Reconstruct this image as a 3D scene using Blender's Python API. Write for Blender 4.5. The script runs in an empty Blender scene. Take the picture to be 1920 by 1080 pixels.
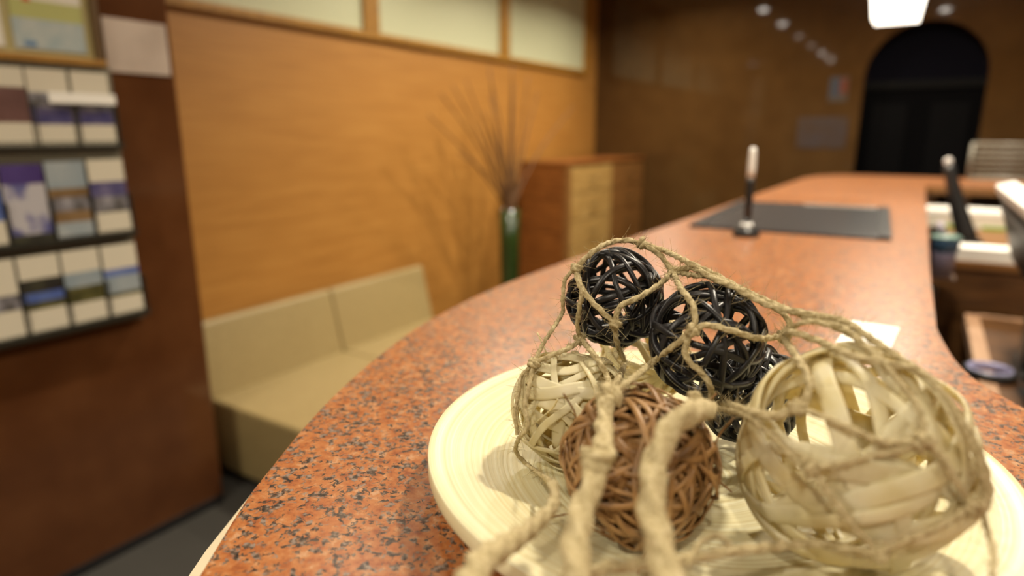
import bpy, bmesh, math, random
from mathutils import Vector, Matrix
random.seed(7)
R = math.radians
scene = bpy.context.scene
col = scene.collection

# ------------------------------------------------------------------ camera, light, exposure
CZ = 1.4                      # eye height
PITCH, YAW, LENS = 13.478, 32.248, 22.6875
cam_d = bpy.data.cameras.new('camera'); cam = bpy.data.objects.new('camera', cam_d); col.objects.link(cam)
cam.location = (0, 0, CZ); cam.rotation_euler = (R(90 - PITCH), 0, R(YAW))
cam_d.sensor_width = 36; cam_d.lens = LENS; cam_d.clip_start = .01
cam_d.dof.use_dof = True; cam_d.dof.focus_distance = .455; cam_d.dof.aperture_fstop = 2.8
scene.camera = cam
w = bpy.data.worlds.new('world'); scene.world = w; w.use_nodes = True
w.node_tree.nodes['Background'].inputs[0].default_value = (1, .85, .62, 1)
w.node_tree.nodes['Background'].inputs[1].default_value = .3
vs = scene.view_settings
vs.view_transform = 'Standard'; vs.look = 'None'; vs.gamma = 1; vs.use_curve_mapping = False
vs.exposure = 0.0
DL_POWER, DL_COL = 19.0, (1, .89, .70)
KEY_POWER = 23.0

FPX = LENS / 36 * 1920
_hd = Vector((-math.sin(R(YAW)), math.cos(R(YAW)), 0)); _rt = Vector((math.cos(R(YAW)), math.sin(R(YAW)), 0))
_fw = _hd * math.cos(R(PITCH)) - Vector((0, 0, math.sin(R(PITCH)))); _cu = _hd * math.sin(R(PITCH)) + Vector((0, 0, math.cos(R(PITCH))))
CAM = Vector((0, 0, CZ))
def ray(x, y): return (_fw + _rt * ((x - 960) / FPX) - _cu * ((y - 540) / FPX)).normalized()

# ------------------------------------------------------------------ materials
MATS = {}
def mat(name, colr, rough=.5, metal=0, coat=0, trans=0, emit=None, estr=0, alpha=1, spec=.5):
    if name in MATS: return MATS[name]
    m = bpy.data.materials.new(name); m.use_nodes = True
    b = m.node_tree.nodes['Principled BSDF']
    b.inputs['Base Color'].default_value = (*colr, 1); b.inputs['Roughness'].default_value = rough
    b.inputs['Metallic'].default_value = metal; b.inputs['Coat Weight'].default_value = coat
    b.inputs['Coat Roughness'].default_value = .06
    b.inputs['Transmission Weight'].default_value = trans; b.inputs['Specular IOR Level'].default_value = spec
    b.inputs['Alpha'].default_value = alpha
    if emit: b.inputs['Emission Color'].default_value = (*emit, 1); b.inputs['Emission Strength'].default_value = estr
    MATS[name] = m
    return m
def N(m, t, **kw):
    n = m.node_tree.nodes.new(t)
    for k, v in kw.items():
        if hasattr(n, k): setattr(n, k, v)
        else: n.inputs[k].default_value = v
    return n
def ramp(m, fac, stops, interp='LINEAR'):
    r = m.node_tree.nodes.new('ShaderNodeValToRGB'); r.color_ramp.interpolation = interp
    e = r.color_ramp.elements
    while len(e) < len(stops): e.new(.5)
    for i, (p, c) in enumerate(stops): e[i].position = p; e[i].color = (*c, 1)
    m.node_tree.links.new(fac, r.inputs[0]); return r
def coords(m, scale=(1, 1, 1), out='Object'):
    tc = m.node_tree.nodes.new('ShaderNodeTexCoord'); mp = m.node_tree.nodes.new('ShaderNodeMapping')
    mp.inputs['Scale'].default_value = scale
    m.node_tree.links.new(tc.outputs[out], mp.inputs[0]); return mp.outputs[0]
def noisy(name, stops, scale=(1, 1, 1), nscale=5, detail=4, bump=0, **kw):
    """a material whose colour runs through a ramp of noise in object space"""
    if name in MATS: return MATS[name]
    m = mat(name, stops[0][1], **kw); L = m.node_tree.links
    n = N(m, 'ShaderNodeTexNoise', Scale=nscale, Detail=detail); L.new(coords(m, scale), n.inputs['Vector'])
    r = ramp(m, n.outputs['Fac'], stops); b = m.node_tree.nodes['Principled BSDF']
    L.new(r.outputs[0], b.inputs['Base Color'])
    if bump:
        bp = N(m, 'ShaderNodeBump', Strength=bump, Distance=.002); L.new(n.outputs['Fac'], bp.inputs['Height']); L.new(bp.outputs[0], b.inputs['Normal'])
    return m

def granite():
    m = mat('granite', (.5, .18, .08), rough=.30, coat=.0); L = m.node_tree.links; b = m.node_tree.nodes['Principled BSDF']
    v = coords(m)
    n1 = N(m, 'ShaderNodeTexNoise', Scale=120, Detail=3, Roughness=.65); L.new(v, n1.inputs['Vector'])
    base = ramp(m, n1.outputs['Fac'], [(.30, (.22, .060, .019)), (.46, (.340, .114, .033)), (.58, (.385, .156, .053)), (.70, (.46, .26, .14))])
    n2 = N(m, 'ShaderNodeTexNoise', Scale=175, Detail=4, Roughness=.66, Distortion=.6); L.new(v, n2.inputs['Vector'])
    n3 = N(m, 'ShaderNodeTexNoise', Scale=45, Detail=2); L.new(v, n3.inputs['Vector'])
    ad = N(m, 'ShaderNodeMath', operation='MULTIPLY_ADD'); ad.inputs[1].default_value = .35
    L.new(n3.outputs['Fac'], ad.inputs[0]); L.new(n2.outputs['Fac'], ad.inputs[2])
    dark = ramp(m, ad.outputs[0], [(.695, (0, 0, 0)), (.73, (1, 1, 1))])
    n4 = N(m, 'ShaderNodeTexNoise', Scale=260, Detail=3); L.new(v, n4.inputs['Vector'])
    dcol = ramp(m, n4.outputs['Fac'], [(.36, (.022, .016, .013)), (.50, (.090, .062, .044)), (.62, (.24, .185, .15))])
    mx = N(m, 'ShaderNodeMix', data_type='RGBA'); L.new(dark.outputs[0], mx.inputs[0]); L.new(base.outputs[0], mx.inputs[6]); L.new(dcol.outputs[0], mx.inputs[7])
    L.new(mx.outputs[2], b.inputs['Base Color'])
    return m
def bamboo_dish():
    m = mat('spun_bamboo', (.8, .7, .45), rough=.35); L = m.node_tree.links; b = m.node_tree.nodes['Principled BSDF']
    tc = N(m, 'ShaderNodeTexCoord'); sp = N(m, 'ShaderNodeSeparateXYZ'); L.new(tc.outputs['Object'], sp.inputs[0])
    cb = N(m, 'ShaderNodeCombineXYZ'); L.new(sp.outputs[0], cb.inputs[0]); L.new(sp.outputs[1], cb.inputs[1])
    ln = N(m, 'ShaderNodeVectorMath', operation='LENGTH'); L.new(cb.outputs[0], ln.inputs[0])
    nz = N(m, 'ShaderNodeTexNoise', Scale=9, Detail=2); L.new(tc.outputs['Object'], nz.inputs['Vector'])
    ma = N(m, 'ShaderNodeMath', operation='MULTIPLY_ADD'); ma.inputs[1].default_value = .004; L.new(nz.outputs['Fac'], ma.inputs[0]); L.new(ln.outputs['Value'], ma.inputs[2])
    c2 = N(m, 'ShaderNodeCombineXYZ'); L.new(ma.outputs[0], c2.inputs[0])
    n1 = N(m, 'ShaderNodeTexNoise', Scale=260, Detail=3, Roughness=.7); L.new(c2.outputs[0], n1.inputs['Vector'])
    r = ramp(m, n1.outputs['Fac'], [(.32, (.50, .40, .17)), (.45, (.70, .63, .37)), (.62, (.80, .77, .55))])
    L.new(r.outputs[0], b.inputs['Base Color'])
    bp = N(m, 'ShaderNodeBump', Strength=.25, Distance=.001); L.new(n1.outputs['Fac'], bp.inputs['Height']); L.new(bp.outputs[0], b.inputs['Normal'])
    return m
GRANITE = granite(); DISH = bamboo_dish()
WALLWOOD = noisy('orange_wood_grain', [(.3, (.32, .142, .027)), (.5, (.375, .172, .035)), (.7, (.42, .205, .046))], scale=(1, 1.2, 40), nscale=3, detail=4, rough=.45)
FRAME = noisy('golden_wood', [(.35, (.27, .125, .012)), (.65, (.36, .18, .022))], scale=(8, 8, 8), nscale=3, rough=.45)
BROWNSTONE = noisy('brown_polished_stone', [(.3, (.060, .029, .009)), (.5, (.067, .033, .0105)), (.7, (.076, .038, .012))], nscale=7, detail=6, rough=.045)
PILLARSTONE = noisy('red_brown_polished_stone', [(.3, (.074, .026, .009)), (.5, (.088, .032, .011)), (.7, (.105, .040, .014))], nscale=6, detail=6, rough=.12)
FROST = mat('frosted_glass', (.52, .54, .36), rough=.35)
LEATHER = noisy('tan_leather', [(.35, (.275, .208, .092)), (.65, (.315, .240, .108))], nscale=60, rough=.42, bump=.15)
CARPET = noisy('dark_carpet', [(.3, (.020, .019, .016)), (.7, (.042, .038, .032))], nscale=180, rough=.95)
CEIL = mat('ceiling_paint', (.75, .68, .55), rough=.9)
PLASTER = noisy('warm_plaster', [(.3, (.40, .27, .14)), (.7, (.46, .32, .17))], nscale=4, rough=.85)
CREAMTRIM = noisy('cream_laminate', [(.3, (.60, .52, .36)), (.7, (.66, .58, .42))], nscale=9, rough=.4)
DARKWOOD = noisy('dark_walnut', [(.3, (.050, .020, .006)), (.5, (.085, .036, .010)), (.7, (.13, .058, .017))], scale=(3, 14, 30), nscale=3, rough=.4)
MIDWOOD = noisy('mid_brown_wood', [(.3, (.15, .062, .015)), (.7, (.24, .11, .03))], scale=(4, 4, 30), nscale=3, rough=.4)
REDWOOD = noisy('red_brown_wood', [(.3, (.13, .040, .008)), (.5, (.19, .062, .011)), (.7, (.25, .09, .018))], scale=(3, 3, 22), nscale=3, rough=.4)
PALEWOOD = noisy('pale_honey_wood', [(.3, (.28, .15, .038)), (.5, (.38, .23, .07)), (.7, (.46, .30, .11))], scale=(2, 2, 24), nscale=3, rough=.4)
BLACKP = mat('black_plastic', (.012, .012, .013), rough=.35)
BLACKCANE = noisy('black_lacquered_cane', [(.4, (.006, .006, .007)), (.7, (.022, .022, .026))], nscale=60, rough=.36)
CREAMCANE = noisy('bleached_cane', [(.3, (.74, .67, .38)), (.5, (.84, .80, .54)), (.7, (.88, .86, .66))], nscale=45, detail=3, rough=.42)
BROWNCANE = noisy('brown_cane', [(.3, (.15, .075, .022)), (.5, (.29, .150, .050)), (.7, (.40, .235, .095))], nscale=55, detail=3, rough=.45)
JUTE = noisy('jute_fibre', [(.3, (.35, .275, .135)), (.5, (.48, .395, .215)), (.7, (.60, .51, .31))], nscale=400, detail=3, rough=.85, bump=.5)
def translucent(m, colr, f):
    L = m.node_tree.links; out = m.node_tree.nodes['Material Output']; b = m.node_tree.nodes['Principled BSDF']
    t = N(m, 'ShaderNodeBsdfTranslucent', Color=(*colr, 1)); x = N(m, 'ShaderNodeMixShader', Fac=f)
    L.new(b.outputs[0], x.inputs[1]); L.new(t.outputs[0], x.inputs[2]); L.new(x.outputs[0], out.inputs[0])
translucent(CREAMCANE, (.90, .74, .36), .36)
PAPER = mat('white_paper', (.82, .78, .68), rough=.6)
WHITE = mat('bright_white_paper', (.85, .83, .78), rough=.5)
BOOKW = mat('brochure_white', (.58, .53, .42), rough=.3)

# ------------------------------------------------------------------ helpers
def link(name, me, m=None, parent=None):
    o = bpy.data.objects.new(name, me); col.objects.link(o)
    if m is not None:
        for mm in (m if isinstance(m, (list, tuple)) else [m]): me.materials.append(mm)
    if parent: o.parent = parent
    return o
def finish(name, bm, m, parent=None, smooth=False, bevel=0, seg=2):
    if bevel: bmesh.ops.bevel(bm, geom=bm.edges[:], offset=bevel, segments=seg, affect='EDGES', profile=.7)
    bmesh.ops.recalc_face_normals(bm, faces=bm.faces)
    me = bpy.data.meshes.new(name); bm.to_mesh(me); bm.free()
    if smooth:
        for p in me.polygons: p.use_smooth = True
    return link(name, me, m, parent)
def bx(bm, x0, x1, y0, y1, z0, z1):
    vs = [bm.verts.new((x, y, z)) for z in (z0, z1) for (x, y) in ((x0, y0), (x1, y0), (x1, y1), (x0, y1))]
    for f in ((3, 2, 1, 0), (4, 5, 6, 7), (0, 1, 5, 4), (1, 2, 6, 5), (2, 3, 7, 6), (3, 0, 4, 7)): bm.faces.new([vs[i] for i in f])
    return vs
def box(name, x0, x1, y0, y1, z0, z1, m, parent=None, bevel=0, seg=2, smooth=False):
    bm = bmesh.new(); bx(bm, x0, x1, y0, y1, z0, z1); return finish(name, bm, m, parent, smooth=smooth, bevel=bevel, seg=seg)
def lathe(name, prof, m, parent=None, seg=48, loc=(0, 0, 0), smooth=True, closed=False):
    bm = bmesh.new(); rings = []
    for r, z in prof:
        if r < 1e-6: rings.append([bm.verts.new((loc[0], loc[1], loc[2] + z))])
        else: rings.append([bm.verts.new((loc[0] + r * math.cos(2 * math.pi * k / seg), loc[1] + r * math.sin(2 * math.pi * k / seg), loc[2] + z)) for k in range(seg)])
    prs = list(zip(rings, rings[1:])) + ([(rings[-1], rings[0])] if closed else [])
    for a, b in prs:
        for k in range(seg):
            k2 = (k + 1) % seg
            if len(a) == 1 and len(b) == 1: continue
            if len(a) == 1: bm.faces.new((a[0], b[k], b[k2]))
            elif len(b) == 1: bm.faces.new((a[k], a[k2], b[0]))
            else: bm.faces.new((a[k], a[k2], b[k2], b[k]))
    return finish(name, bm, m, parent, smooth=smooth)
def prism(name, pts, z0, z1, m, parent=None, bevel=0):
    bm = bmesh.new(); lo = [bm.verts.new((x, y, z0)) for x, y in pts]; hi = [bm.verts.new((x, y, z1)) for x, y in pts]
    n = len(pts)
    bm.faces.new(lo[::-1]); bm.faces.new(hi)
    for i in range(n): bm.faces.new((lo[i], lo[(i + 1) % n], hi[(i + 1) % n], hi[i]))
    return finish(name, bm, m, parent, bevel=bevel)
def catmull(pts, step):
    P = [pts[0] * 2 - pts[1]] + list(pts) + [pts[-1] * 2 - pts[-2]]; out = []
    for i in range(1, len(P) - 2):
        a, b, c, d = P[i - 1], P[i], P[i + 1], P[i + 2]
        n = max(1, int((c - b).length / step))
        for k in range(n):
            t = k / n
            out.append(.5 * (2 * b + (c - a) * t + (2 * a - 5 * b + 4 * c - d) * t * t + (3 * b - a - 3 * c + d) * t ** 3))
    out.append(P[-2].copy()); return out
def sweep(bm, pts, section, closed=False, up=None):
    """section(i, s) -> list of (u, v) offsets; frames by parallel transport, or u sideways / v along up(i)"""
    n = len(pts); rings = []; s = 0; fr = None
    for i in range(n):
        a = pts[(i - 1) % n] if closed or i else pts[0]; b = pts[(i + 1) % n] if closed or i < n - 1 else pts[-1]
        t = (b - a).normalized()
        if up: v = up(i); v = (v - t * v.dot(t)).normalized()
        else:
            if fr is None: fr = Vector((0, 0, 1)) if abs(t.z) < .9 else Vector((1, 0, 0))
            fr = (fr - t * fr.dot(t)).normalized(); v = fr
        u = t.cross(v)
        if i: s += (pts[i] - pts[i - 1]).length
        rings.append([bm.verts.new(pts[i] + u * p + v * q) for p, q in section(i, s)])
    k = len(rings[0])
    for i in range(n if closed else n - 1):
        a, b = rings[i], rings[(i + 1) % n]
        for j in range(k): bm.faces.new((a[j], a[(j + 1) % k], b[(j + 1) % k], b[j]))
    if not closed: bm.faces.new(rings[0]); bm.faces.new(rings[-1][::-1])
def circ(r, n=8): return [(r * math.cos(2 * math.pi * j / n), r * math.sin(2 * math.pi * j / n)) for j in range(n)]
def tube(name, pts, r, m, parent=None, n=8, taper=None):
    bm = bmesh.new(); N_ = len(pts)
    sweep(bm, pts, lambda i, s: circ((r + (taper - r) * i / (N_ - 1)) if taper is not None else r, n))
    return finish(name, bm, m, parent, smooth=True)
def thing(name, label, cat, loc=(0, 0, 0), group=None, rz=0):
    o = bpy.data.objects.new(name, None); col.objects.link(o); o.location = loc; o.rotation_euler = (0, 0, rz); o.empty_display_size = .05
    return tag(o, label, cat, group)
def tag(o, label, cat, group=None):
    o['label'] = label; o['category'] = cat
    if group: o['group'] = group
    return o
def struct(o, label=None, cat=None):
    o['kind'] = 'structure'
    if label: o['label'] = label
    if cat: o['category'] = cat
    return o

# ------------------------------------------------------------------ the room
XW, YB, XP = -2.492, 5.306, -2.17
CEILZ = 2.6
struct(box('floor', -2.7, 3.1, -3.1, YB + 1.3, -.05, 0, CARPET), 'dark grey carpet floor of the lobby', 'floor')
struct(box('ceiling', -2.7, 3.1, -3.1, YB + .3, CEILZ, CEILZ + .05, CEIL), 'cream painted ceiling over the lobby', 'ceiling')
struct(box('wall_left', XW - .15, XW, 1.2, YB, 0, CEILZ, WALLWOOD), 'orange wood grained wall behind the tan bench', 'wall')
struct(box('wall_right', 3.0, 3.1, -3.1, YB, 0, CEILZ, PLASTER), 'warm plastered wall behind the staff side of the counter', 'wall')
struct(box('wall_front', -2.7, 3.1, -3.1, -3.0, 0, CEILZ, PLASTER), 'warm plastered wall across the lobby from the arch', 'wall')
# back wall with arched doorway
AX, AR, ASP = -.085, .355, 1.4 + .37
bm = bmesh.new()
def arch_pts(r, z0, n=28): return [(AX - r, z0)] + [(AX - r * math.cos(math.pi * k / n), ASP + r * math.sin(math.pi * k / n)) for k in range(n + 1)] + [(AX + r, z0)]
inner = arch_pts(AR, 0)
x0, x1 = XW - .15, 3.0
# wall face built as strips from the arch outline outwards, both sides
def wallface(y):
    I = [bm.verts.new((x, y, z)) for x, z in inner]
    O = []
    for x, z in inner:
        O.append(bm.verts.new((x, y, CEILZ)) if z > ASP else None)
    a = bm.verts.new((x0, y, 0)); b = bm.verts.new((x0, y, ASP)); c = bm.verts.new((x0, y, CEILZ))
    d = bm.verts.new((x1, y, 0)); e = bm.verts.new((x1, y, ASP)); f = bm.verts.new((x1, y, CEILZ))
    fs = [(a, I[0], I[1], b), (b, I[1], I[2], O[2], c), (I[-1], d, e, I[-2]), (I[-2], e, f, O[-3], I[-3])]
    for k in range(2, len(inner) - 3): fs.append((I[k], I[k + 1], O[k + 1], O[k]))
    for q in fs: bm.faces.new(q)
    return I
Ia = wallface(YB); Ib = wallface(YB + .2)
for k in range(len(Ia) - 1): bm.faces.new((Ia[k], Ia[k + 1], Ib[k + 1], Ib[k]))
struct(finish('wall_back', bm, BROWNSTONE), 'dark brown polished stone wall with an arched doorway', 'wall')
# arched door: dark leaves, rail and fanlight
DOORM = mat('near_black_door', (.002, .002, .0025), rough=.7, spec=.03); FANM = mat('dark_blue_glass', (.004, .004, .007), rough=.7, spec=.02)
d1 = struct(thing('door_1', 'black arched door with a dark blue fanlight in the brown wall', 'door', (AX, YB + .12, 0)))
for sx in (-1, 1):
    lf = box('door_leaf', min(0, sx * AR), max(0, sx * AR), 0, .04, 0, 1.71, DOORM, d1, bevel=.004)
    box('door_panel', sx * .18 - .11, sx * .18 + .11, -.012, 0, .9, 1.6, mat('door_panel_black', (.0025, .0025, .003), rough=.6, spec=.05), lf, bevel=.004)
box('door_rail', -AR, AR, -.02, .05, 1.70, 1.755, mat('door_rail_charcoal', (.006, .006, .006), rough=.6, spec=.05), d1, bevel=.004)
bm = bmesh.new(); ap = [(-AR * math.cos(math.pi * k / 28), ASP + AR * math.sin(math.pi * k / 28)) for k in range(29)]
A_ = [bm.verts.new((x, .01, z)) for x, z in [(-AR, 1.75)] + ap + [(AR, 1.75)]]; bm.faces.new(A_)
r_ = bmesh.ops.extrude_face_region(bm, geom=bm.faces[:]); bmesh.ops.translate(bm, verts=[v for v in r_['geom'] if isinstance(v, bmesh.types.BMVert)], vec=(0, .02, 0))
finish('fanlight', bm, FANM, d1)
sg = thing('wall_mark', 'small blue and red mark on the brown wall beside the arched door', 'sign', (-.595, YB, 1.4 + .305))  # small mark of thin coloured rectangles on the brown wall
box('mark_base', -.06, .06, -.006, 0, -.085, .085, mat('mark_grey', (.060, .045, .034), rough=.4), sg, bevel=.001)
box('blue_field', -.055, .008, -.008, -.005, -.05, .08, mat('mark_blue', (.036, .042, .058), rough=.4), sg); box('red_field', .01, .055, -.008, -.005, -.03, .07, mat('mark_red', (.12, .024, .008), rough=.4), sg)
ng = tag(box('lilac_patch', -.165, .165, -.005, 0, -.11, .11, noisy('muted_lilac', [(.3, (.058, .034, .020)), (.7, (.052, .042, .046))], nscale=9, rough=.3), bevel=.001), 'faint lilac patch on the brown wall below the small mark', 'plate'); ng.location = (-.675, YB, 1.4 + .005)  # thin rectangle mottled from brown to muted lilac
# pillar with skirting
pl = struct(box('pillar', -2.65, XP, -1.6, 1.318, 0, CEILZ, PILLARSTONE, bevel=.008), 'polished red brown stone pillar carrying the brochure rack', 'pillar')
struct(box('baseboard_left', XP, XP + .012, -1.6, 1.31, 0, .03, BLACKP), 'thin black skirting strip along the foot of the brown pillar', 'baseboard')
# transom windows high in the left wall
TZ = 1.868
names = ['first', 'second', 'third']
spans = [(1.27, 2.52), (2.63, 3.77), (3.88, 5.02)]
labs = ['frosted transom pane next to the brown pillar in golden wood frame', 'frosted transom pane in golden wood frame, middle one of three', 'frosted transom pane in golden wood frame next to the dark brown wall']
for i, (a, b) in enumerate(spans):
    wn = struct(thing('window_%d' % (i + 1), labs[i], 'window', (XW, (a + b) / 2, TZ)))
    yy = (b - a) / 2
    box('glass_pane', .004, .012, -yy, yy, .03, CEILZ - TZ - .04, FROST, wn)
    box('window_rail', 0, .03, -yy - .055, yy + .055, 0, .035, FRAME, wn, bevel=.003)
    box('window_rail', 0, .03, -yy - .055, yy + .055, CEILZ - TZ - .04, CEILZ - TZ, FRAME, wn, bevel=.003)
    for s in (-1, 1):
        wd = .055 if not (i == 2 and s == 1) else .05
        box('window_stile', 0, .032, min(s * yy, s * (yy + wd)), max(s * yy, s * (yy + wd)), .035, CEILZ - TZ - .04, FRAME, wn, bevel=.003)

# ------------------------------------------------------------------ downlights
dl_mesh = None
def downlight(x, y, power, label, group, rad=.045, lens='lamp_lens', ls=45):
    t = thing('ceiling_downlight', label, 'downlight', (x, y, CEILZ), group)
    lathe('trim_ring', [(rad, -.001), (rad + .018, -.001), (rad + .02, .0), (rad + .018, -.006), (rad, -.010)], mat('white_enamel', (.8, .78, .72), rough=.4), t, seg=32, closed=True)
    lathe('lamp_lens', [(0, -.026), (rad * .5, -.023), (rad * .85, -.014), (rad, -.004)], mat(lens, (1, 1, 1), emit=(1, .93, .82), estr=ls), t, seg=32)
    ld = bpy.data.lights.new('lamp_glow', 'AREA'); ld.shape = 'DISK'; ld.size = rad * 2; ld.energy = power; ld.color = DL_COL; ld.spread = R(150)
    lo = bpy.data.objects.new('lamp_glow', ld); col.objects.link(lo); lo.parent = t; lo.location = (0, 0, -.03)
for y in (4.5, 3.5, 2.5, 1.4, .35, -.7, -1.7):
    dim = y in (1.4, .35)
    downlight(-1.55, y, 3.0 if dim else DL_POWER * 1.25, 'dim round ceiling downlight in the row above the aisle' if dim else 'bright round ceiling downlight in the row above the aisle', 'dim aisle downlights' if dim else 'bright aisle downlights', lens='dim_lamp_lens' if dim else 'lamp_lens', ls=10 if dim else 30)
for y in (1.25, 2.55, 4.1, -.9): downlight(-.03 if y > 0 else .3, y, KEY_POWER if y == 1.25 else DL_POWER * (1.6 if y > 0 else .85), 'round ceiling downlight, counter row plus one added front fill', 'counter downlights and added front fill', .05)  # the unseen lamp behind the camera is added as front fill
for y in (-1.6, .2, 2.2): downlight(1.9, y, DL_POWER, 'round ceiling downlight near the right hand wall', 'right hand downlights')

# pendant lamp: four sided tapered glowing shade on a rod
t = thing('pendant_lamp', 'glowing white tapered square pendant lamp hanging over the counter', 'lamp', (-.185, 3.35, CEILZ))
zb, zt = 1.4 + .462 - CEILZ, 1.4 + .80 - CEILZ
bm = bmesh.new(); a, b = .084, .132
lo = [bm.verts.new((sx * a, sy * a, zb)) for sx, sy in ((-1, -1), (1, -1), (1, 1), (-1, 1))]; hi = [bm.verts.new((sx * b, sy * b, zt)) for sx, sy in ((-1, -1), (1, -1), (1, 1), (-1, 1))]
bm.faces.new(lo[::-1]); bm.faces.new(hi)
for i in range(4): bm.faces.new((lo[i], lo[(i + 1) % 4], hi[(i + 1) % 4], hi[i]))
finish('lamp_shade', bm, mat('glowing_shade', (.9, .88, .8), emit=(1, .93, .80), estr=3.2, rough=.5), t, bevel=.006)
tube('rod', [Vector((0, 0, zt - .01)), Vector((0, 0, 0))], .008, BLACKP, t)
lathe('ceiling_rose', [(0, 0), (.05, 0), (.05, -.02), (0, -.025)], BLACKP, t, seg=24)

# ------------------------------------------------------------------ reception counter
CT = 1.155
left = [(-.578, 4.0), (-.582, 3.2), (-.583, 2.4), (-.582, 1.6), (-.580, 1.2), (-.578, .99), (-.570, .82), (-.544, .648), (-.499, .500), (-.447, .376), (-.407, .302), (-.379, .253), (-.344, .203), (-.322, .173), (-.23, .045), (-.08, -.10), (.10, -.24), (.35, -.36), (.70, -.43), (1.15, -.46)]
right = [(1.15, .49), (.70, .50), (.40, .54), (.2, .62), (.104, .723), (.063, .813), (.041, .958), (.0375, 1.045), (.031, 1.43), (.025, 2.2), (.015, 3.2), (.012, 3.72)]
far = [(1.15, 3.72), (1.15, 4.5), (-.32, 4.5), (-.45, 4.42), (-.54, 4.25)]
def smooth2(pts, step=.03):
    return [(p.x, p.y) for p in catmull([Vector((x, y, 0)) for x, y in pts], step)]
Lc = smooth2(left); Rc = smooth2(right)
outline = Lc + Rc + far
outline = [p for i, p in enumerate(outline) if (Vector(p) - Vector(outline[i - 1])).length > 1e-4]
ctr = thing('reception_counter', 'long curved reception counter with speckled red granite top', 'counter', (0, 0, 0))
def offset_path(pts, d):
    out = []
    for i in range(len(pts)):
        a = Vector(pts[max(i - 1, 0)]); b = Vector(pts[min(i + 1, len(pts) - 1)]); tg = (b - a).normalized()
        out.append((pts[i][0] + tg.y * d, pts[i][1] - tg.x * d))
    return out
bm = bmesh.new()
lo = [bm.verts.new((x, y, CT - .035)) for x, y in outline]; hi = [bm.verts.new((x, y, CT)) for x, y in outline]
ft = bm.faces.new(hi[::-1]); bm.faces.new(lo)
for i in range(len(outline)): bm.faces.new((lo[i], hi[i], hi[(i + 1) % len(lo)], lo[(i + 1) % len(lo)]))
bmesh.ops.recalc_face_normals(bm, faces=bm.faces)
ee = [e for e in bm.edges if abs(e.verts[0].co.z - CT) < 1e-5 and abs(e.verts[1].co.z - CT) < 1e-5]
bmesh.ops.bevel(bm, geom=ee, offset=.004, segments=2, affect='EDGES')
bmesh.ops.triangulate(bm, faces=[f for f in bm.faces if len(f.verts) > 4])
finish('granite_top', bm, GRANITE, ctr)
def wallstrip(name, path, d0, d1, z0, z1, m):
    A = offset_path(path, d0); B = offset_path(path, d1); bm = bmesh.new()
    sec = [[bm.verts.new((*A[i], z0)), bm.verts.new((*B[i], z0)), bm.verts.new((*B[i], z1)), bm.verts.new((*A[i], z1))] for i in range(len(path))]
    for a, b in zip(sec, sec[1:]):
        for j in range(4): bm.faces.new((a[j], a[(j + 1) % 4], b[(j + 1) % 4], b[j]))
    bm.faces.new(sec[0]); bm.faces.new(sec[-1][::-1])
    return finish(name, bm, m, ctr)
# left path runs towards the viewer: outward is to the right hand of travel (negative x side)
wallstrip('edge_trim', Lc, -.03, .040, CT - .085, CT - .054, CREAMTRIM)
wallstrip('shadow_gap', Lc, -.05, -.015, CT - .054, CT - .034, DARKWOOD)
wallstrip('front_panel', Lc, -.08, -.02, .06, CT - .085, REDWOOD)
wallstrip('plinth', Lc, -.09, -.05, 0, .06, BLACKP)
wallstrip('inner_panel', Rc, -.06, -.015, 0, CT - .036, DARKWOOD)
# far return: open cubby shelf under the top, facing the staff
box('cubby_back', .03, 1.13, 4.40, 4.44, 0, CT - .036, DARKWOOD, ctr)
box('cubby_shelf', .03, 1.13, 3.80, 4.40, .86, .885, MIDWOOD, ctr)
for xx in (.03, .165, .64, 1.1): box('cubby_divider', xx, xx + .03, 3.76, 4.40, 0, CT - .036, MIDWOOD, ctr)
box('top_edge_band', .012, 1.15, 3.706, 3.72, CT - .035, CT - .002, MIDWOOD, ctr)

# ------------------------------------------------------------------ bench
bn = thing('bench', 'tan leather bench with a leaning two cushion back against the orange wall', 'bench', (-2.12, 2.15, 0))
SZ = .34; yA, yB = 1.425 - 2.15, 2.865 - 2.15; ym = 2.155 - 2.15
box('plinth', -.30, .28, yA + .04, yB - .04, 0, .04, BLACKP, bn)
for a, b in ((yA, ym), (ym, yB)):
    box('seat_cushion', -.36, .34, a + .002, b - .002, .04, SZ, LEATHER, bn, bevel=.018, seg=3, smooth=True)
for a, b in ((yA, ym), (ym, yB)):
    bm = bmesh.new(); v = bx(bm, -.365, -.235, a + .002, b - .002, SZ - .01, .645)
    for q in v[4:]: q.co.x = -.345 if q.co.x < -.3 else -.305
    for q in v[4:]: q.co.x -= .02 if False else 0
    finish('back_cushion', bm, LEATHER, bn, smooth=True, bevel=.016, seg=3)

# ------------------------------------------------------------------ brochure rack, poster frame, pale rectangle
RZ = 1.4
rk = thing('brochure_rack', 'dark metal wall rack holding three rows of brochures on the pillar', 'rack', (XP, .6, RZ))
RACKM = mat('rack_olive_metal', (.14, .13, .09), rough=.4); RACKD = mat('rack_dark_metal', (.02, .019, .013), rough=.4)
y0r, y1r = -.35, .505
box('back_panel', 0, .01, y0r, y1r, -.60, .195, RACKM, rk)
rows = [(-.035, .18, .022), (-.308, -.083, .034), (-.570, -.343, .046)]
for z0, z1, xx in rows:
    sh = box('shelf', 0, xx + .010, y0r, y1r, z0 - .012, z0 - .004, RACKD, rk)
    box('shelf_lip', xx + .008, xx + .012, y0r, y1r, z0 - .004, z0 + .012, mat('smoked_acrylic', (.05, .05, .04), rough=.1, alpha=.35), sh)
    for k in range(8): box('divider', .01, xx, y1r - .112 * k - .003, y1r - .112 * k + .0, z0 - .004, z0 + .12, RACKD, rk)
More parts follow.
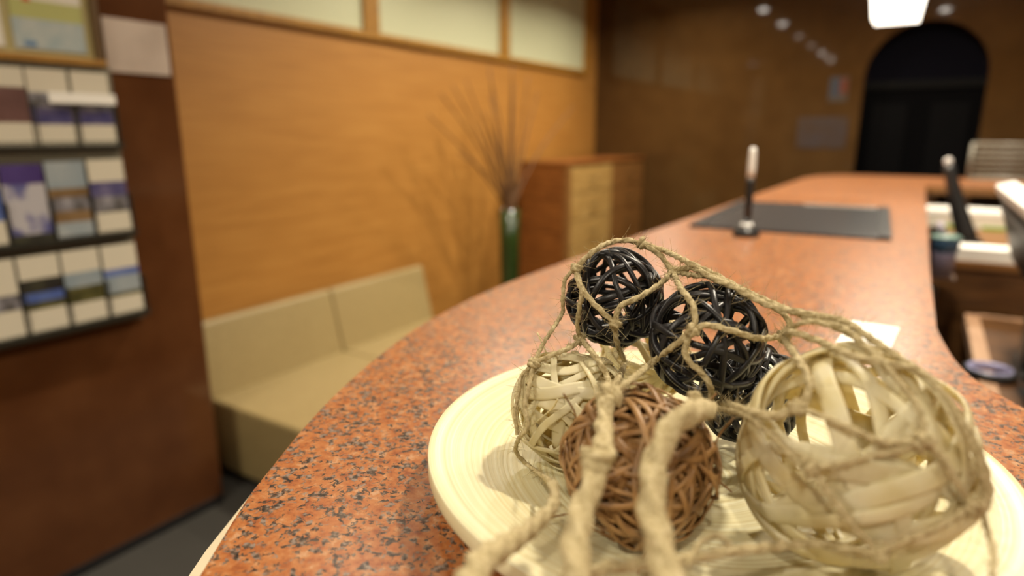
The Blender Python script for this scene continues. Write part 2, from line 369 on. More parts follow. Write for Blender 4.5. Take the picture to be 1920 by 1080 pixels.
box('glare_strip', .030, .034, .315, .497, .085, .115, mat('glare_white', (.88, .86, .80), rough=.1), rk)  # white strip stands in for the bright glare across the top row
C_ = dict(w=BOOKW, p=noisy('print_purple', [(.35, (.045, .04, .13)), (.65, (.16, .14, .24))], nscale=18, rough=.3), g=noisy('print_grey', [(.35, (.07, .065, .06)), (.5, (.20, .19, .21)), (.65, (.34, .33, .34))], nscale=22, rough=.3),
          b=noisy('print_blue', [(.3, (.06, .10, .30)), (.7, (.16, .22, .42))], nscale=14, rough=.3), d=noisy('print_dark', [(.35, (.014, .014, .016)), (.65, (.05, .05, .03))], nscale=16, rough=.3),
          r=noisy('print_maroon', [(.3, (.10, .045, .04)), (.7, (.16, .08, .07))], nscale=12, rough=.3), t=noisy('print_tan', [(.3, (.14, .08, .03)), (.7, (.28, .18, .09))], nscale=12, rough=.3),
          s=noisy('print_sky', [(.3, (.22, .27, .30)), (.7, (.36, .38, .38))], nscale=10, rough=.3), o=noisy('print_olive', [(.3, (.045, .045, .015)), (.7, (.17, .15, .05))], nscale=16, rough=.3),
          m=noisy('print_snow_mountain', [(.45, (.42, .40, .42)), (.53, (.12, .12, .26)), (.7, (.06, .06, .2))], nscale=14, detail=2, rough=.3), v=noisy('print_violet', [(.3, (.04, .02, .12)), (.7, (.08, .05, .2))], nscale=10, rough=.3))
def brochure(yc, wd, z0, z1, xo, bands, label, lean=.02):
    """thin folded leaflet; its printed bands are faces of one sheet stack (from the top down)"""
    me_bm = bmesh.new(); hgt = z1 - z0; zz = hgt; mats = []; keys = []
    ys = [-wd / 2, wd / 2]
    for key, fr in bands:
        za, zb2 = zz, zz - fr * hgt; zz = zb2
        vs_ = bx(me_bm, 0, .004, ys[0], ys[1], zb2, za)
        if key not in keys: keys.append(key)
        me_bm.faces.ensure_lookup_table()
        for f in me_bm.faces[-6:]: f.material_index = keys.index(key)
    bmesh.ops.remove_doubles(me_bm, verts=me_bm.verts, dist=1e-5)
    o = finish('brochure', me_bm, [C_[k] for k in keys])
    o.location = (XP + xo, yc, RZ + z0); o.rotation_euler = (0, -R(2), 0)
    return tag(o, label, 'brochure', 'brochures in the wall rack')
b_ = brochure
WB = .104
b_(.815, WB, -.035, .178, .016, [('w', .25), ('r', .45), ('w', .3)], 'white brochure with a maroon photo, top rack row')
b_(.925, WB, -.035, .178, .016, [('w', .3), ('g', .2), ('p', .22), ('w', .28)], 'white brochure with grey and purple photo, in the top row under a pale glare')
b_(1.040, WB, -.035, .178, .016, [('w', .3), ('g', .22), ('p', .2), ('w', .28)], 'white brochure with purple grey photo, top row at the rack end')
b_(.703, WB, -.035, .178, .016, [('w', .3), ('g', .4), ('w', .3)], 'white brochure with plain grey photo, top rack row')
b_(.595, WB, -.035, .178, .016, [('w', .3), ('s', .4), ('w', .3)], 'white brochure with pale sky photo, top rack row')
b_(.818, WB, -.303, -.085, .028, [('v', .25), ('m', .65), ('d', .1)], 'violet brochure with a snowy mountain, middle rack row')
b_(.930, WB, -.303, -.080, .028, [('s', .35), ('t', .12), ('g', .18), ('t', .15), ('s', .2)], 'tan and pale grey brochure, middle rack row')
b_(1.044, WB, -.303, -.078, .028, [('w', .30), ('p', .2), ('g', .22), ('w', .28)], 'white brochure with blue violet sky photo, middle row at the rack end')
b_(.706, WB, -.303, -.080, .028, [('w', .3), ('b', .4), ('w', .3)], 'white brochure with broad blue photo, middle rack row')
b_(.704, WB, -.566, -.342, .040, [('w', .45), ('g', .2), ('w', .35)], 'mostly white brochure with narrow grey photo, bottom rack row')
b_(.816, WB, -.566, -.342, .040, [('w', .30), ('d', .18), ('b', .12), ('o', .10), ('w', .30)], 'white brochure with black and blue photo, bottom rack row')
b_(.928, WB, -.566, -.342, .040, [('w', .30), ('s', .2), ('o', .22), ('w', .28)], 'white brochure with pale sky over olive field, bottom rack row')
b_(1.041, WB, -.566, -.342, .040, [('w', .34), ('b', .10), ('s', .24), ('o', .06), ('w', .26)], 'white brochure with bright blue and sea photo, bottom row at the rack end')

pf = thing('poster_frame', 'golden wood notice frame above the brochure rack', 'frame', (XP, .7, RZ + .2))
box('backing', 0, .008, -.55, .372, .012, .60, mat('notice_backing', (.42, .36, .16), rough=.6), pf)
box('frame_rail', 0, .022, -.56, .392, -.004, .016, FRAME, pf, bevel=.003); box('frame_rail', 0, .022, -.56, .392, .595, .615, FRAME, pf, bevel=.003)
box('frame_stile', 0, .022, .368, .388, .016, .595, mat('frame_shadow_side', (.10, .052, .010), rough=.45), pf, bevel=.003)  # stile coloured darker to carry the shadow on the frame's side
def poster(y0, y1, bands, label):
    bm = bmesh.new(); zz = .575; keys = []; bot = .03
    for key, fr in bands:
        za = zz; zz -= fr * .545
        bx(bm, 0, .002, y0, y1, zz, za)
        if key not in keys: keys.append(key)
        bm.faces.ensure_lookup_table()
        for f in bm.faces[-6:]: f.material_index = keys.index(key)
    o = finish('notice_sheet', bm, [C_[k] for k in keys]); o.location = (XP + .010, 0, RZ + .2)
    return tag(o, label, 'notice', 'notices in the golden frame')
C_['y'] = mat('print_lime', (.42, .43, .15), rough=.4); C_['c'] = noisy('print_pale_blue', [(.3, (.30, .38, .40)), (.7, (.48, .50, .46))], nscale=14, rough=.4); C_['n'] = mat('notice_white', (.70, .66, .58), rough=.4)
ps = poster(.862, 1.045, [('n', .76), ('y', .09), ('c', .15)], 'notice sheet with lime band over a pale blue block')
box('red_mark', .002, .0026, .895, .915, .155, .178, mat('print_red', (.5, .08, .04), rough=.4), ps)
box('blue_mark', .002, .0026, .885, .915, .036, .052, mat('print_mid_blue', (.12, .22, .36), rough=.4), ps)
poster(.45, .838, [('n', .55), ('s', .2), ('n', .25)], 'plain white notice sheet beside the lime banded one')
pt = box('pale_rectangle', 0, .006, 1.102, 1.302, RZ + .185, RZ + .345, noisy('pale_mottle', [(.3, (.42, .34, .28)), (.7, (.56, .47, .40))], nscale=6, rough=.3), bevel=.002)  # thin pale rectangle on the pillar face, softly mottled
pt.location.x = XP
tag(pt, 'pale glossy rectangle on the brown pillar beside the golden notice frame', 'plate')

# ------------------------------------------------------------------ vase with twigs
vx, vy = -2.2, 3.455
VZ = .93
vs_ = thing('floor_vase', 'tall slim green floor vase between bench and drawer cabinet', 'vase', (vx, vy, 0))
lathe('vase_body', [(0, 0), (.07, 0), (.072, .02), (.060, .06), (.054, .3), (.060, .7), (.068, VZ), (.064, VZ), (.056, .7), (.050, .3), (0, .2)], noisy('green_glaze', [(.3, (.010, .024, .005)), (.7, (.028, .052, .012))], scale=(20, 20, 2), nscale=4, rough=.15), vs_, seg=32)
lathe('foot_ring', [(.072, 0), (.08, 0), (.08, .012), (.072, .016)], BLACKP, vs_, seg=32)
TW = noisy('dry_twig', [(.3, (.075, .032, .010)), (.7, (.15, .07, .022))], nscale=40, rough=.7)
tips = [(-2.15, 2.72, 1.60), (-2.3, 2.80, 1.50), (-2.25, 2.95, 1.66), (-2.1, 3.03, 1.52), (-2.3, 3.15, 1.70), (-2.2, 3.24, 1.74), (-2.12, 3.36, 1.78), (-2.32, 3.42, 1.80), (-2.2, 3.49, 1.80), (-2.14, 3.58, 1.74), (-2.3, 3.66, 1.72), (-2.2, 3.80, 1.66), (-2.12, 4.15, 1.58), (-2.3, 3.40, 1.62), (-2.18, 2.9, 1.3), (-2.25, 3.3, 1.45)]
rnd = random.Random(3)
for i, (x, y, z) in enumerate(tips):
    a = Vector((vx + rnd.uniform(-.03, .03), vy + (-.028 if y < vy else .028) * rnd.uniform(.4, 1), rnd.uniform(.55, .7))); b = Vector((x, y, z))
    rim = Vector((vx + rnd.uniform(-.02, .02), vy + max(-.04, min(.04, (y - vy) * .08)), VZ + .01))
    mid = rim.lerp(b, .5) + Vector((rnd.uniform(-.02, .02), (vy - y) * .06, .03))
    tw = tube('dry_twig', catmull([a, rim, mid, b], .05), .0085, TW, None, n=6, taper=.003)
    kind = 'left leaning' if False else None
    tag(tw, 'thin brown dry twig standing in the green floor vase', 'twig', 'dry twigs in the vase')

# ------------------------------------------------------------------ drawer cabinet
cb = thing('drawer_cabinet', 'wooden cabinet with pale and brown drawers in the corner beside the vase', 'cabinet', (-2.2, 4.59, 0))
cx0, cx1, cy0, cy1 = -.19, .186, -.70, .69; CH = 1.212
box('cabinet_body', cx0, cx1 - .012, cy0 + .012, cy1, .05, CH - .02, DARKWOOD, cb)
for k in range(5):
    z0 = .05 + k * (CH - .07) / 5
    box('side_plank', cx0, cx1 - .004, cy0, cy0 + .014, z0 + .001, z0 + (CH - .07) / 5 - .002, REDWOOD, cb, bevel=.002)
box('cabinet_top', cx0 - .005, cx1 + .006, cy0 - .006, cy1 + .004, CH - .02, CH, REDWOOD, cb, bevel=.003)
box('corner_post', cx1 - .03, cx1 + .003, cy0 - .003, cy0 + .05, .02, CH - .02, MIDWOOD, cb, bevel=.003)
box('plinth', cx0 + .02, cx1 - .03, cy0 + .02, cy1 - .02, 0, .05, BLACKP, cb)
for c, (ya, yb, mm) in enumerate(((cy0 + .055, .03, PALEWOOD), (.045, cy1 - .01, MIDWOOD))):
    for k in range(6):
        z0 = .06 + k * (CH - .09) / 6
        dr = box('drawer', cx1 - .014, cx1, ya, yb, z0 + .003, z0 + (CH - .09) / 6 - .004, mm, cb, bevel=.002)
        zc = z0 + (CH - .09) / 12
        tube('drawer_pull', [Vector((cx1, (ya + yb) / 2 - .05, zc)), Vector((cx1 + .02, (ya + yb) / 2 - .045, zc)), Vector((cx1 + .02, (ya + yb) / 2 + .045, zc)), Vector((cx1, (ya + yb) / 2 + .05, zc))], .004, mat('dark_brass', (.12, .08, .03), rough=.4, metal=.8), dr, n=6)

# ------------------------------------------------------------------ things on the counter
dp = thing('desk_pad', 'large black desk pad with a raised border lying on the granite counter', 'desk pad', (-.30, 2.08, CT), rz=R(3))
PADM = mat('black_pad', (.040, .040, .043), rough=.27)
box('pad_base', -.235, .235, -.36, .36, 0, .008, PADM, dp, bevel=.003)
for a in ((-.235, -.205, -.36, .36), (.205, .235, -.36, .36)): box('pad_border', a[0], a[1], a[2], a[3], .008, .0105, mat('pad_border', (.04, .04, .042), rough=.28), dp, bevel=.001)
box('paper_strip', -.02, .20, .30, .35, .008, .0095, mat('grey_blotter_sheet', (.22, .21, .20), rough=.35), dp)
pn = thing('pen_stand', 'black desk pen with silver barrel standing upright in a round base', 'pen stand', (-.352, 1.632, CT))
lathe('base', [(0, 0), (.030, 0), (.032, .006), (.028, .018), (.015, .024), (.012, .036), (.0085, .044), (0, .044)], BLACKP, pn, seg=32)
lathe('grip', [(0, .04), (.0085, .044), (.0095, .08), (.010, .13), (.0085, .142), (0, .142)], BLACKP, pn, seg=20)
lathe('barrel', [(0, .14), (.0088, .142), (.0092, .16), (.008, .20), (.006, .212), (0, .214)], mat('silver_barrel', (.72, .71, .68), rough=.35, metal=0), pn, seg=20)
lathe('base_ring', [(.0125, .024), (.0150, .026), (.0125, .034)], mat('silver_barrel', (.7, .7, .7)), pn, seg=24, closed=True)
cd = box('paper_card', -.028, .028, -.058, .058, 0, .0012, WHITE); cd.location = (-.034, .885, CT); cd.rotation_euler = (0, 0, R(-3))
tag(cd, 'small blank white card lying on the granite behind the bamboo dish', 'card')

# ------------------------------------------------------------------ staff side
box_cab = thing('staff_credenza', 'dark wooden low cabinet behind the counter with papers on top', 'cabinet', (.45, 3.05, 0))
box('cabinet_body', -.365, .45, -.53, .55, .04, .975, DARKWOOD, box_cab)
box('cabinet_top', -.37, .455, -.545, .555, .975, 1.0, MIDWOOD, box_cab, bevel=.003)
box('plinth', -.35, .43, -.5, .5, 0, .04, BLACKP, box_cab)
ps_ = tag(box('paper_ream', -.09, .09, -.055, .055, 0, .042, WHITE, bevel=.002), 'bright white ream of paper on the end of the staff cabinet', 'paper'); ps_.location = (.186, 2.565, 1.0)
wb = thing('document_box', 'off white document box with green labels on the staff cabinet', 'box', (.20, 3.48, 1.0))
OFFW = mat('off_white_card', (.66, .62, .52), rough=.5)
box('box_body', -.175, .175, -.10, .10, 0, .055, OFFW, wb, bevel=.003); box('box_lid', -.178, .178, -.103, .103, .055, .075, WHITE, wb, bevel=.003)
for xx in (-.08, .075): box('green_label', xx - .04, xx + .04, -.1015, -.0995, .002, .014, mat('lime_green', (.22, .42, .03), rough=.5), wb)
# slanted black stand with a pale knob
sd = thing('slanted_stand', 'black slanted stand with a pale round knob at its tip', 'stand', (.168, 2.95, 1.0))
box('stand_foot', -.045, .045, -.05, .05, 0, .014, BLACKP, sd, bevel=.004)
bm = bmesh.new()
sweep(bm, catmull([Vector((0, 0, .008)), Vector((-.03, 0, .085)), Vector((-.064, 0, .18)), Vector((-.096, 0, .285))], .02), lambda i, s: [(a * (1 - s * 1.6) * 1.0, b * (1 - s * 1.6)) for a, b in circ(.035, 12)])
finish('stand_arm', bm, BLACKP, sd, smooth=True)
lathe('knob', [(0, -.016), (.010, -.013), (.016, 0), (.010, .013), (0, .016)], mat('pale_knob', (.55, .52, .50), rough=.3), sd, seg=20, loc=(-.099, 0, .297))
# drinks cup
cu = thing('cup', 'blue and lilac plastic cup with a lid beside the white ream of paper', 'cup', (.078, 2.33, .975))
lathe('cup_body', [(0, 0), (.030, 0), (.034, .07), (.036, .075), (.034, .075)], noisy('lilac_plastic', [(.3, (.25, .22, .34)), (.7, (.36, .33, .42))], nscale=15, rough=.3), cu, seg=28)
lathe('cup_band', [(.0345, .07), (.040, .115), (.041, .12), (.038, .12), (.033, .07)], mat('blue_plastic', (.07, .16, .30), rough=.3), cu, seg=28, closed=True)
lathe('cup_lid', [(0, .128), (.030, .128), (.042, .122), (.042, .118), (0, .118)], mat('teal_plastic', (.16, .25, .22), rough=.3), cu, seg=28)
tube('straw', [Vector((-.005, 0, .12)), Vector((-.022, 0, .165))], .010, mat('lilac_straw', (.40, .36, .42), rough=.3), cu)
sl = box('cup_ledge', .02, .118, 2.28, 2.38, .955, .975, DARKWOOD, ctr, bevel=.002)
# monitor seen edge on
mn = thing('monitor', 'black computer monitor with a white top edge on the staff desk', 'monitor', (.208, 1.87, .837))
def tilt(o):
    o.rotation_euler = (0, R(-17), 0); o.location = (.040, 0, .232)
    return o
tilt(box('screen_body', -.018, .018, -.33, .33, 0, .185, BLACKP, mn, bevel=.004))
tilt(box('top_edge', -.022, .022, -.332, .332, .185, .210, mat('white_plastic', (.82, .80, .76), rough=.35), mn, bevel=.004))
tilt(box('grey_seam', -.0205, -.0175, -.33, .33, .135, .147, mat('grey_plastic', (.30, .30, .30), rough=.4), mn))
box('neck', .045, .07, .02, .10, .01, .30, BLACKP, mn); box('foot', .045, .18, -.03, .16, 0, .012, BLACKP, mn, bevel=.004)
# staff desk with pale edge band
sk = thing('staff_desk', 'dark brown staff desk with a pale wooden edge band', 'desk', (.62, 2.0, 0))
PALEEDGE = noisy('pale_edge_wood', [(.3, (.33, .19, .11)), (.7, (.42, .26, .16))], nscale=8, rough=.45)
sx0, sx1, sy0, sy1 = -.455, .35, -.9, .47; DZ = .085
box('desk_top', sx0 + .035, sx1, sy0, sy1 - .012, .715 + DZ, .749 + DZ, DARKWOOD, sk)
box('edge_band', sx0, sx0 + .037, sy0, sy1, .71 + DZ, .752 + DZ, PALEEDGE, sk, bevel=.002); box('edge_band', sx0 + .037, sx1, sy1 - .013, sy1 + .012, .71 + DZ, .752 + DZ, PALEEDGE, sk, bevel=.002)
for xx in (sx0 + .05, sx1 - .08):
    for yy in (sy0 + .05, sy1 - .1): box('leg', xx, xx + .05, yy, yy + .05, 0, .715 + DZ, DARKWOOD, sk)
tp = thing('tape_roll', 'black tape roll with a lilac core on the pale desk edge', 'tape roll', (.190, 1.835, .837))
lathe('tape', [(.045, 0), (.054, 0), (.054, .018), (.045, .018)], BLACKP, tp, seg=40, closed=True)
lathe('core', [(.042, .001), (.0455, .001), (.0455, .021), (.042, .021)], mat('lilac_core', (.30, .30, .50), rough=.4), tp, seg=40, closed=True)
cl = thing('clipboard', 'black clipboard holding a white sheet on the staff desk', 'clipboard', (.378, 1.66, .835), rz=R(8))
box('board', -.125, .12, -.17, .13, 0, .004, BLACKP, cl, bevel=.001); box('sheet', -.105, .115, -.165, .10, .004, .0055, WHITE, cl)
box('clip', -.04, .04, .11, .135, .004, .012, mat('steel', (.5, .5, .5), rough=.3, metal=1), cl, bevel=.002)
# wire basket on the far return
wk = thing('wire_basket', 'pale grey wire mesh basket on the far end of the counter', 'basket', (.42, 4.42, CT))
WM = mat('pale_grey_wire', (.20, .185, .15), rough=.4)
hw, hd_, hh = .215, .06, .19
def bar(a, b, r, nm, p): return tube(nm, [Vector(a), Vector(b)], r, WM, p, n=6)
for sy in (-1, 1):
    for (a, b) in (((-hw, .008), (hw, .008)), ((hw, .008), (hw, hh)), ((hw, hh), (-hw, hh)), ((-hw, hh), (-hw, .008))): bar((a[0], sy * hd_, a[1]), (b[0], sy * hd_, b[1]), .008, 'rim_bar', wk)
    for k in range(1, 12): bar((-hw + k * hw / 6, sy * hd_, .008), (-hw + k * hw / 6, sy * hd_, hh), .0025, 'mesh_wire', wk)
    for k in range(1, 6): bar((-hw, sy * hd_, .008 + k * (hh - .008) / 6), (hw, sy * hd_, .008 + k * (hh - .008) / 6), .0025, 'mesh_wire', wk)
for sx in (-hw, hw):
    for z in (.008, hh): bar((sx, -hd_, z), (sx, hd_, z), .008, 'rim_bar', wk)
for k in range(1, 12): bar((-hw + k * hw / 6, -hd_, .008), (-hw + k * hw / 6, hd_, .008), .0025, 'mesh_wire', wk)

# ------------------------------------------------------------------ bamboo dish
DC = Vector((-.1105, .421, CT))
dish = lathe('bamboo_dish', [(0, .004), (.085, .004), (.088, 0), (.100, 0), (.105, .004), (.150, .012), (.183, .0235), (.1875, .0262), (.1886, .0272), (.1888, .0278), (.1888, .0365), (.1885, .0372), (.1878, .0376), (.1835, .0372), (.165, .031), (.14, .0225), (.11, .0155), (.07, .0115), (0, .0105)], DISH, seg=128)
dish.location = DC; dish.data.materials.clear(); dish.data.materials.append(DISH)
tag(dish, 'shallow round cream spun bamboo dish on the granite holding cane balls', 'dish')

# ------------------------------------------------------------------ cane balls
def W(x, y, z): return Vector((x, y, z + CZ))
BALLS = {}
def loop_pts(rg, Rr, n, offmax, wob, idx, tot):
    # windings spread evenly over the ball, each a little astray
    zz = 1 - (idx + .5) / tot; aa = idx * 2.39996 + .7; q = math.sqrt(1 - zz * zz)
    nrm = (Vector((q * math.cos(aa), q * math.sin(aa), zz)) + Vector((rg.gauss(0, .16), rg.gauss(0, .16), rg.gauss(0, .16)))).normalized()
    u = nrm.orthogonal().normalized(); v = nrm.cross(u); d = rg.uniform(-offmax, offmax) * Rr
    rr = math.sqrt(Rr * Rr - d * d); k = rg.choice((2, 3, 4)); ph = rg.uniform(0, 6.28); ph2 = rg.uniform(0, 6.28); out = []
    for i in range(n):
        a = 2 * math.pi * i / n
        s = 1 - wob * (.5 + .5 * math.sin(k * a + ph)); sway = .07 * Rr * math.sin(2 * a + ph2) + .025 * Rr * math.sin(5 * a + ph)
        p = nrm * (d + sway) + (u * math.cos(a) + v * math.sin(a)) * rr
        out.append(p * s)
    return out
def ball(name, label, key, c, r, n, width, thick, m, seed, offmax=.5, wob=.08, seg=56, sides=8, rmin=1.0, frays=0, wvar=.25):
    rg = random.Random(seed); BALLS[key] = (c, r)
    t = thing(name, label, 'cane ball', c - Vector((0, 0, r)))
    for i in range(n):
        Rr = (r - thick / 2) * rg.uniform(rmin, 1.0); pts = loop_pts(rg, Rr, seg, offmax if Rr > .9 * r else .5, wob, i, n)
        hw_ = width / 2 * rg.uniform(1 - wvar, 1 + wvar); th = thick / 2
        # rounded-rectangle section, wide across, thin radially
        sec = [(hw_ * math.copysign(abs(math.cos(a)) ** .55, math.cos(a)), th * math.copysign(abs(math.sin(a)) ** .55, math.sin(a))) for a in [2 * math.pi * (j + .5) / sides for j in range(sides)]]
        bm = bmesh.new(); P = [p + Vector((0, 0, r)) for p in pts]
        tw = rg.uniform(-.3, .3); tp_ = rg.uniform(0, 6.28)
        def section(i_, s_, sec=sec, tw=tw, tp_=tp_):
            a = tw * math.sin(2 * math.pi * i_ / seg + tp_); ca, sa = math.cos(a), math.sin(a)
            return [(p * ca - q * sa, p * sa + q * ca) for p, q in sec]
        sweep(bm, P, section, closed=True, up=lambda i_, pts=pts: pts[i_])
        finish('cane_strip', bm, m, t, smooth=True)
    for i in range(frays):
        nrm = Vector((rg.gauss(0, 1), rg.gauss(0, 1), rg.gauss(0, 1))).normalized(); tg = nrm.orthogonal().normalized()
        tg = (Matrix.Rotation(rg.uniform(0, 6.28), 3, nrm) @ tg)
        p = nrm * r * .96; q = p + tg * r * .5 + nrm * .0; e = p + tg * r * .8 + nrm * r * rg.uniform(.02, .12)
        P = [x + Vector((0, 0, r)) for x in catmull([p, q * (r / q.length) * .99, e], .004)]
        bm = bmesh.new(); sweep(bm, P, lambda i_, s_: circ(.0006, 5)); finish('loose_fibre', bm, m, t, smooth=True)
    return t
ball('cane_ball', 'black cane ball at the top of the pile beside the net knot', 'A', W(-.1845, .4355, -.1190), .0385, 17, .0040, .0036, BLACKCANE, 11, wob=.10, rmin=.93, offmax=.30)
ball('cane_ball', 'black cane ball in the middle of the pile resting against the topmost one', 'B', W(-.1100, .4186, -.1350), .0402, 17, .0040, .0036, BLACKCANE, 24, wob=.10, rmin=.93, offmax=.30)
ball('cane_ball', 'black cane ball low in the dish behind the large cream ball', 'C', W(-.0880, .4700, -.1880), .0400, 20, .0040, .0036, BLACKCANE, 37, wob=.12, rmin=.90, offmax=.35)
ball('cane_ball', 'cream cane ball lit beside the bare rim of the dish', 'D', W(-.189, .379, -.1880), .0442, 24, .0062, .0014, CREAMCANE, 41, wob=.10, rmin=.84, frays=14, wvar=.6, offmax=.65)
ball('cane_ball', 'tightly wound brown cane ball under the thick cords', 'E', W(-.118, .323, -.1850), .0462, 165, .0034, .0013, BROWNCANE, 53, wob=.10, rmin=.62, offmax=.75, wvar=.4, seg=44, sides=6, frays=10)
ball('cane_ball', 'largest cream cane ball woven from broad flat strips', 'F', W(-.0140, .3660, -.1685), .0608, 18, .0088, .0026, CREAMCANE, 75, wob=.07, rmin=.93, offmax=.5, wvar=.5, sides=10)
ball('cane_ball', 'cream cane ball hidden at the back of the dish beneath the black ones', 'G', W(-.184, .5030, -.1845), .0420, 18, .0055, .0014, CREAMCANE, 71, wob=.10, rmin=.88, wvar=.5)

# ------------------------------------------------------------------ jute net
def hit(x, y, pad):
    d = ray(x, y); best = None
    for c, r in BALLS.values():
        oc = CAM - c; b = oc.dot(d); q = b * b - (oc.dot(oc) - (r + pad) ** 2)
        if q > 0:
            t_ = -b - math.sqrt(q)
            if best is None or t_ < best: best = t_
    return best
def near(x, y):
    d = ray(x, y); return min(((CAM + d * (c - CAM).dot(d) - c).length - r, (c - CAM).dot(d)) for c, r in BALLS.values())[1]
def lay(pix, pad=.0035):
    """points of a cord: depth from the ball beneath, or between neighbours where the cord spans open air; a third number fixes the distance"""
    ds = []
    for p in pix: ds.append(p[2] if len(p) > 2 else hit(p[0], p[1], pad))
    n = len(ds); known = [i for i in range(n) if ds[i] is not None]
    out = []
    for i in range(n):
        if ds[i] is None:
            lo_ = [k for k in known if k < i]; hi_ = [k for k in known if k > i]
            if lo_ and hi_: a, b = lo_[-1], hi_[0]; ds_i = ds[a] + (ds[b] - ds[a]) * (i - a) / (b - a)
            else: ds_i = near(pix[i][0], pix[i][1])
        else: ds_i = ds[i]
        out.append(CAM + ray(pix[i][0], pix[i][1]) * ds_i)
    return out
net = thing('jute_net', 'fuzzy natural jute net thrown over the cane balls in the dish', 'net', tuple(DC + Vector((0, 0, .03))))
NL = Vector(net.location)
def lobed(r, i, s, pitch):
    out = []
    for j in range(15):
        a = 2 * math.pi * j / 15; rr = r * (.88 + .17 * math.cos(3 * (a - s / pitch * 2 * math.pi / 1)))
        out.append((rr * math.cos(a), rr * math.sin(a)))
    return out
CORDS = []
def cord(pix, r=.0021, r1=None, pad=.003, name='net_cord'):
    pts = catmull([p - NL for p in lay(pix, pad)], .0012)
    rg = random.Random(len(CORDS) * 7 + 1); n = len(pts)
    L_ = sum((pts[i] - pts[i - 1]).length for i in range(1, n)); r1_ = r if r1 is None else r1
    bm = bmesh.new()
    sweep(bm, pts, lambda i, s: lobed((r + (r1_ - r) * i / max(1, n - 1)) * (1 + .04 * math.sin(s * 500)), i, s, 13 * r))
    finish(name, bm, JUTE, net, smooth=True); CORDS.append((pts, r))
    return pts
def knot(x, y, r=.0042, dist=None, pad=.0035):
    c = (CAM + ray(x, y) * (dist if dist else (hit(x, y, pad) or near(x, y)))) - NL
    rg = random.Random(int(x * 3 + y)); d = ray(x, y)
    # overhand knot: a wrapped coil of cord around the crossing point
    ax = (_rt * rg.uniform(-1, 1) + _cu * rg.uniform(-1, 1)).normalized(); u = ax.orthogonal().normalized(); v = ax.cross(u); pts = []
    for k in range(44):
        a = k / 43 * 2.3 * 2 * math.pi; hgt = (k / 43 - .5) * r * 1.5
        pts.append(c + ax * hgt + (u * math.cos(a) + v * math.sin(a)) * r * (.62 + .22 * math.sin(a * 1.7 + rg.random() * .2)))
    bm = bmesh.new(); sweep(bm, pts, lambda i, s: lobed(r * .48, i, s, 6 * r)); finish('net_knot', bm, JUTE, net, smooth=True); CORDS.append((pts, r * .5))
n1 = (1080, 503); n2 = (1261, 508); n3 = (1153, 607); n4 = (1297, 622); n5 = (1469, 630); n6 = (1089, 636); n7 = (1139, 743); n8 = (1330, 762); n9 = (1000, 682)
n10 = (1204, 458); n11 = (1495, 764); n12 = (1726, 828); n13 = (1822, 947); n14 = (1517, 876); n15 = (1647, 1036); n16 = (1656, 679); n17 = (1402, 548); n18 = (1722, 696)
for k_ in (n1, n2, n3, n4, n5, n6, n10, n11, n12, n14, n15, n9, n13): knot(*k_, r=.0040)
knot(*n7, r=.0066); knot(1308, 768, r=.0072)
cord([n1, (1100, 482), (1125, 463), (1150, 453), (1180, 451), n10])
cord([n10, (1235, 476), n2])
cord([n10, (1245, 470), (1290, 492), (1340, 515), n17, (1460, 574), (1520, 597), (1580, 615), (1620, 648), n16])
cord([n2, (1300, 503), (1345, 526), n17, (1455, 578), (1480, 604), n5])
cord([n2, (1300, 516), (1330, 518), (1370, 535), (1440, 572), (1510, 588), (1580, 602), (1625, 630), n18])
cord([n2, (1240, 530), (1200, 556), (1163, 575), n3])
cord([n2, (1276, 540), (1297, 568), (1303, 598), n4])
cord([n1, (1085, 530), (1105, 560), (1130, 585), n3])
cord([n1, (1060, 524), (1055, 562), (1055, 585), (1038, 614), (1018, 645), n9], r=.0016)
cord([n1, (1090, 545), (1086, 580), (1083, 612), n6], r=.0018)
cord([n6, (1068, 652), (1032, 667), n9], r=.0018)
cord([n6, (1105, 655), (1126, 682), (1140, 712), n7])
cord([n3, (1155, 632), (1162, 657), (1171, 680), (1160, 708), n7])
cord([n4, (1262, 650), (1222, 680), (1182, 713), n7])
cord([n4, (1325, 610), (1372, 620), (1422, 634), n5])
cord([n4, (1285, 650), (1290, 675), (1318, 702), (1334, 732), n8])
cord([n5, (1478, 648), (1500, 680), (1517, 712), (1514, 742), n11])
cord([n5, (1486, 624), (1531, 638), (1596, 667), n16])
cord([n5, (1500, 607), (1540, 606), (1600, 632), n16], r=.0015)
cord([n11, (1454, 780), (1401, 771), (1360, 757), n8], r=.0024)
cord([n11, (1540, 780), (1600, 806), (1660, 829), n12], r=.0016)
cord([n8, (1390, 776), (1432, 803), (1480, 850), n14], r=.0016)
cord([n14, (1562, 873), (1622, 858), (1690, 843), n12], r=.0016)
cord([n14, (1550, 920), (1600, 985), n15], r=.0016)
cord([n12, (1730, 790), (1714, 752), (1690, 722), n16], r=.0016)
cord([n12, (1762, 853), (1792, 900), n13], r=.0016)
cord([n16, n18, (1765, 735), (1802, 790), (1836, 850), (1854, 915), (1846, 952)], r=.0020)
cord([n18, (1752, 718), (1790, 772), (1822, 830), (1842, 890), (1846, 952), n13], r=.0018)
cord([n15, (1700, 1012), (1770, 982), n13], r=.0016)
cord([n9, (992, 724), (984, 763), (990, 800), (972, 824), (969, 850), (1000, 880), (1036, 905)], r=.0016)
cord([n9, (978, 705), (974, 730), (966, 770), (970, 815)], r=.0014)
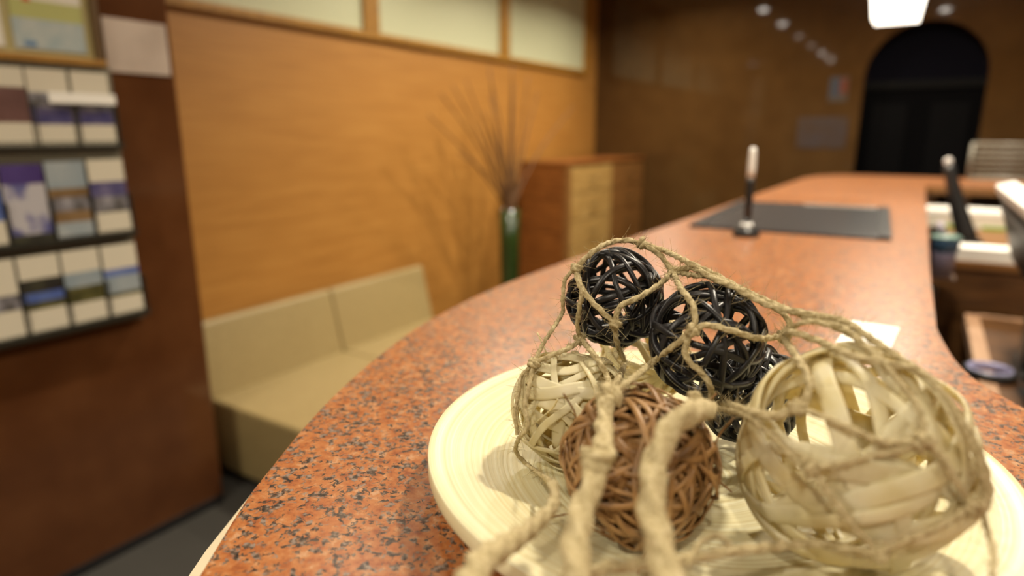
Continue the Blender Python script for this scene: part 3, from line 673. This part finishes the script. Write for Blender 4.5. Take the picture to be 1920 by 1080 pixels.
cord([(1840, 955), (1850, 990, .375), (1862, 1035, .36), (1860, 1080, .34)], r=.0014)
# thick drawstring cords towards the viewer
cord([(1139, 748), (1131, 790), (1130, 840, .318), (1112, 900, .305), (1085, 975, .292), (1078, 1050, .280), (1084, 1110, .272), (1110, 1150, .268)], r=.0046, r1=.0068, pad=.006, name='thick_cord')
cord([(1330, 768), (1295, 772, .318), (1252, 812, .308), (1228, 870, .300), (1222, 940, .292), (1232, 1010, .284), (1252, 1080, .276), (1270, 1140, .270)], r=.0052, r1=.0068, pad=.006, name='thick_cord')
cord([(1036, 905, .345), (1038, 945, .335), (1000, 985, .318), (950, 1020, .300), (905, 1050, .286), (885, 1085, .276), (880, 1140, .266)], r=.0026, r1=.0074, name='thick_cord')
cord([(1085, 1080, .30), (1140, 1065, .30), (1200, 1058, .305), (1300, 1045, .315), (1400, 1030, .325), (1520, 1020), (1600, 1030), n15], r=.0030, r1=.0018, name='loose_cord')
cord([(1290, 1062, .31), (1310, 1020, .315), (1345, 1003, .315), (1368, 1020, .31)], r=.0012, name='loose_cord')
knot(1117, 862, r=.0072, dist=.310)
# stray fibres standing off the cords
rg = random.Random(99); bm = bmesh.new(); allp = []
for pts, r in CORDS:
    for i in range(2, len(pts) - 2, 2): allp.append((pts[i], (pts[i + 1] - pts[i - 1]).normalized(), r))
for k in range(4200):
    p, tg, r = rg.choice(allp); nrm = tg.orthogonal().normalized(); nrm = Matrix.Rotation(rg.uniform(0, 6.28), 3, tg) @ nrm
    L_ = rg.choice((.0025, .003, .004, .006, .010)) * rg.uniform(.7, 1.3); dd = (nrm * rg.uniform(.4, 1) + tg * rg.uniform(-1, 1)).normalized()
    bend = Vector((rg.uniform(-1, 1), rg.uniform(-1, 1), rg.uniform(-1, 1))) * L_ * .3
    a = p + nrm * r * .7; P = [a, a + dd * L_ * .5 + bend * .4, a + dd * L_ + bend]
    sweep(bm, P, lambda i, s: circ(.00017 * (1 - .6 * i / 2), 3))
fz = finish('stray_fibres', bm, JUTE, net); fz['kind'] = 'stuff'
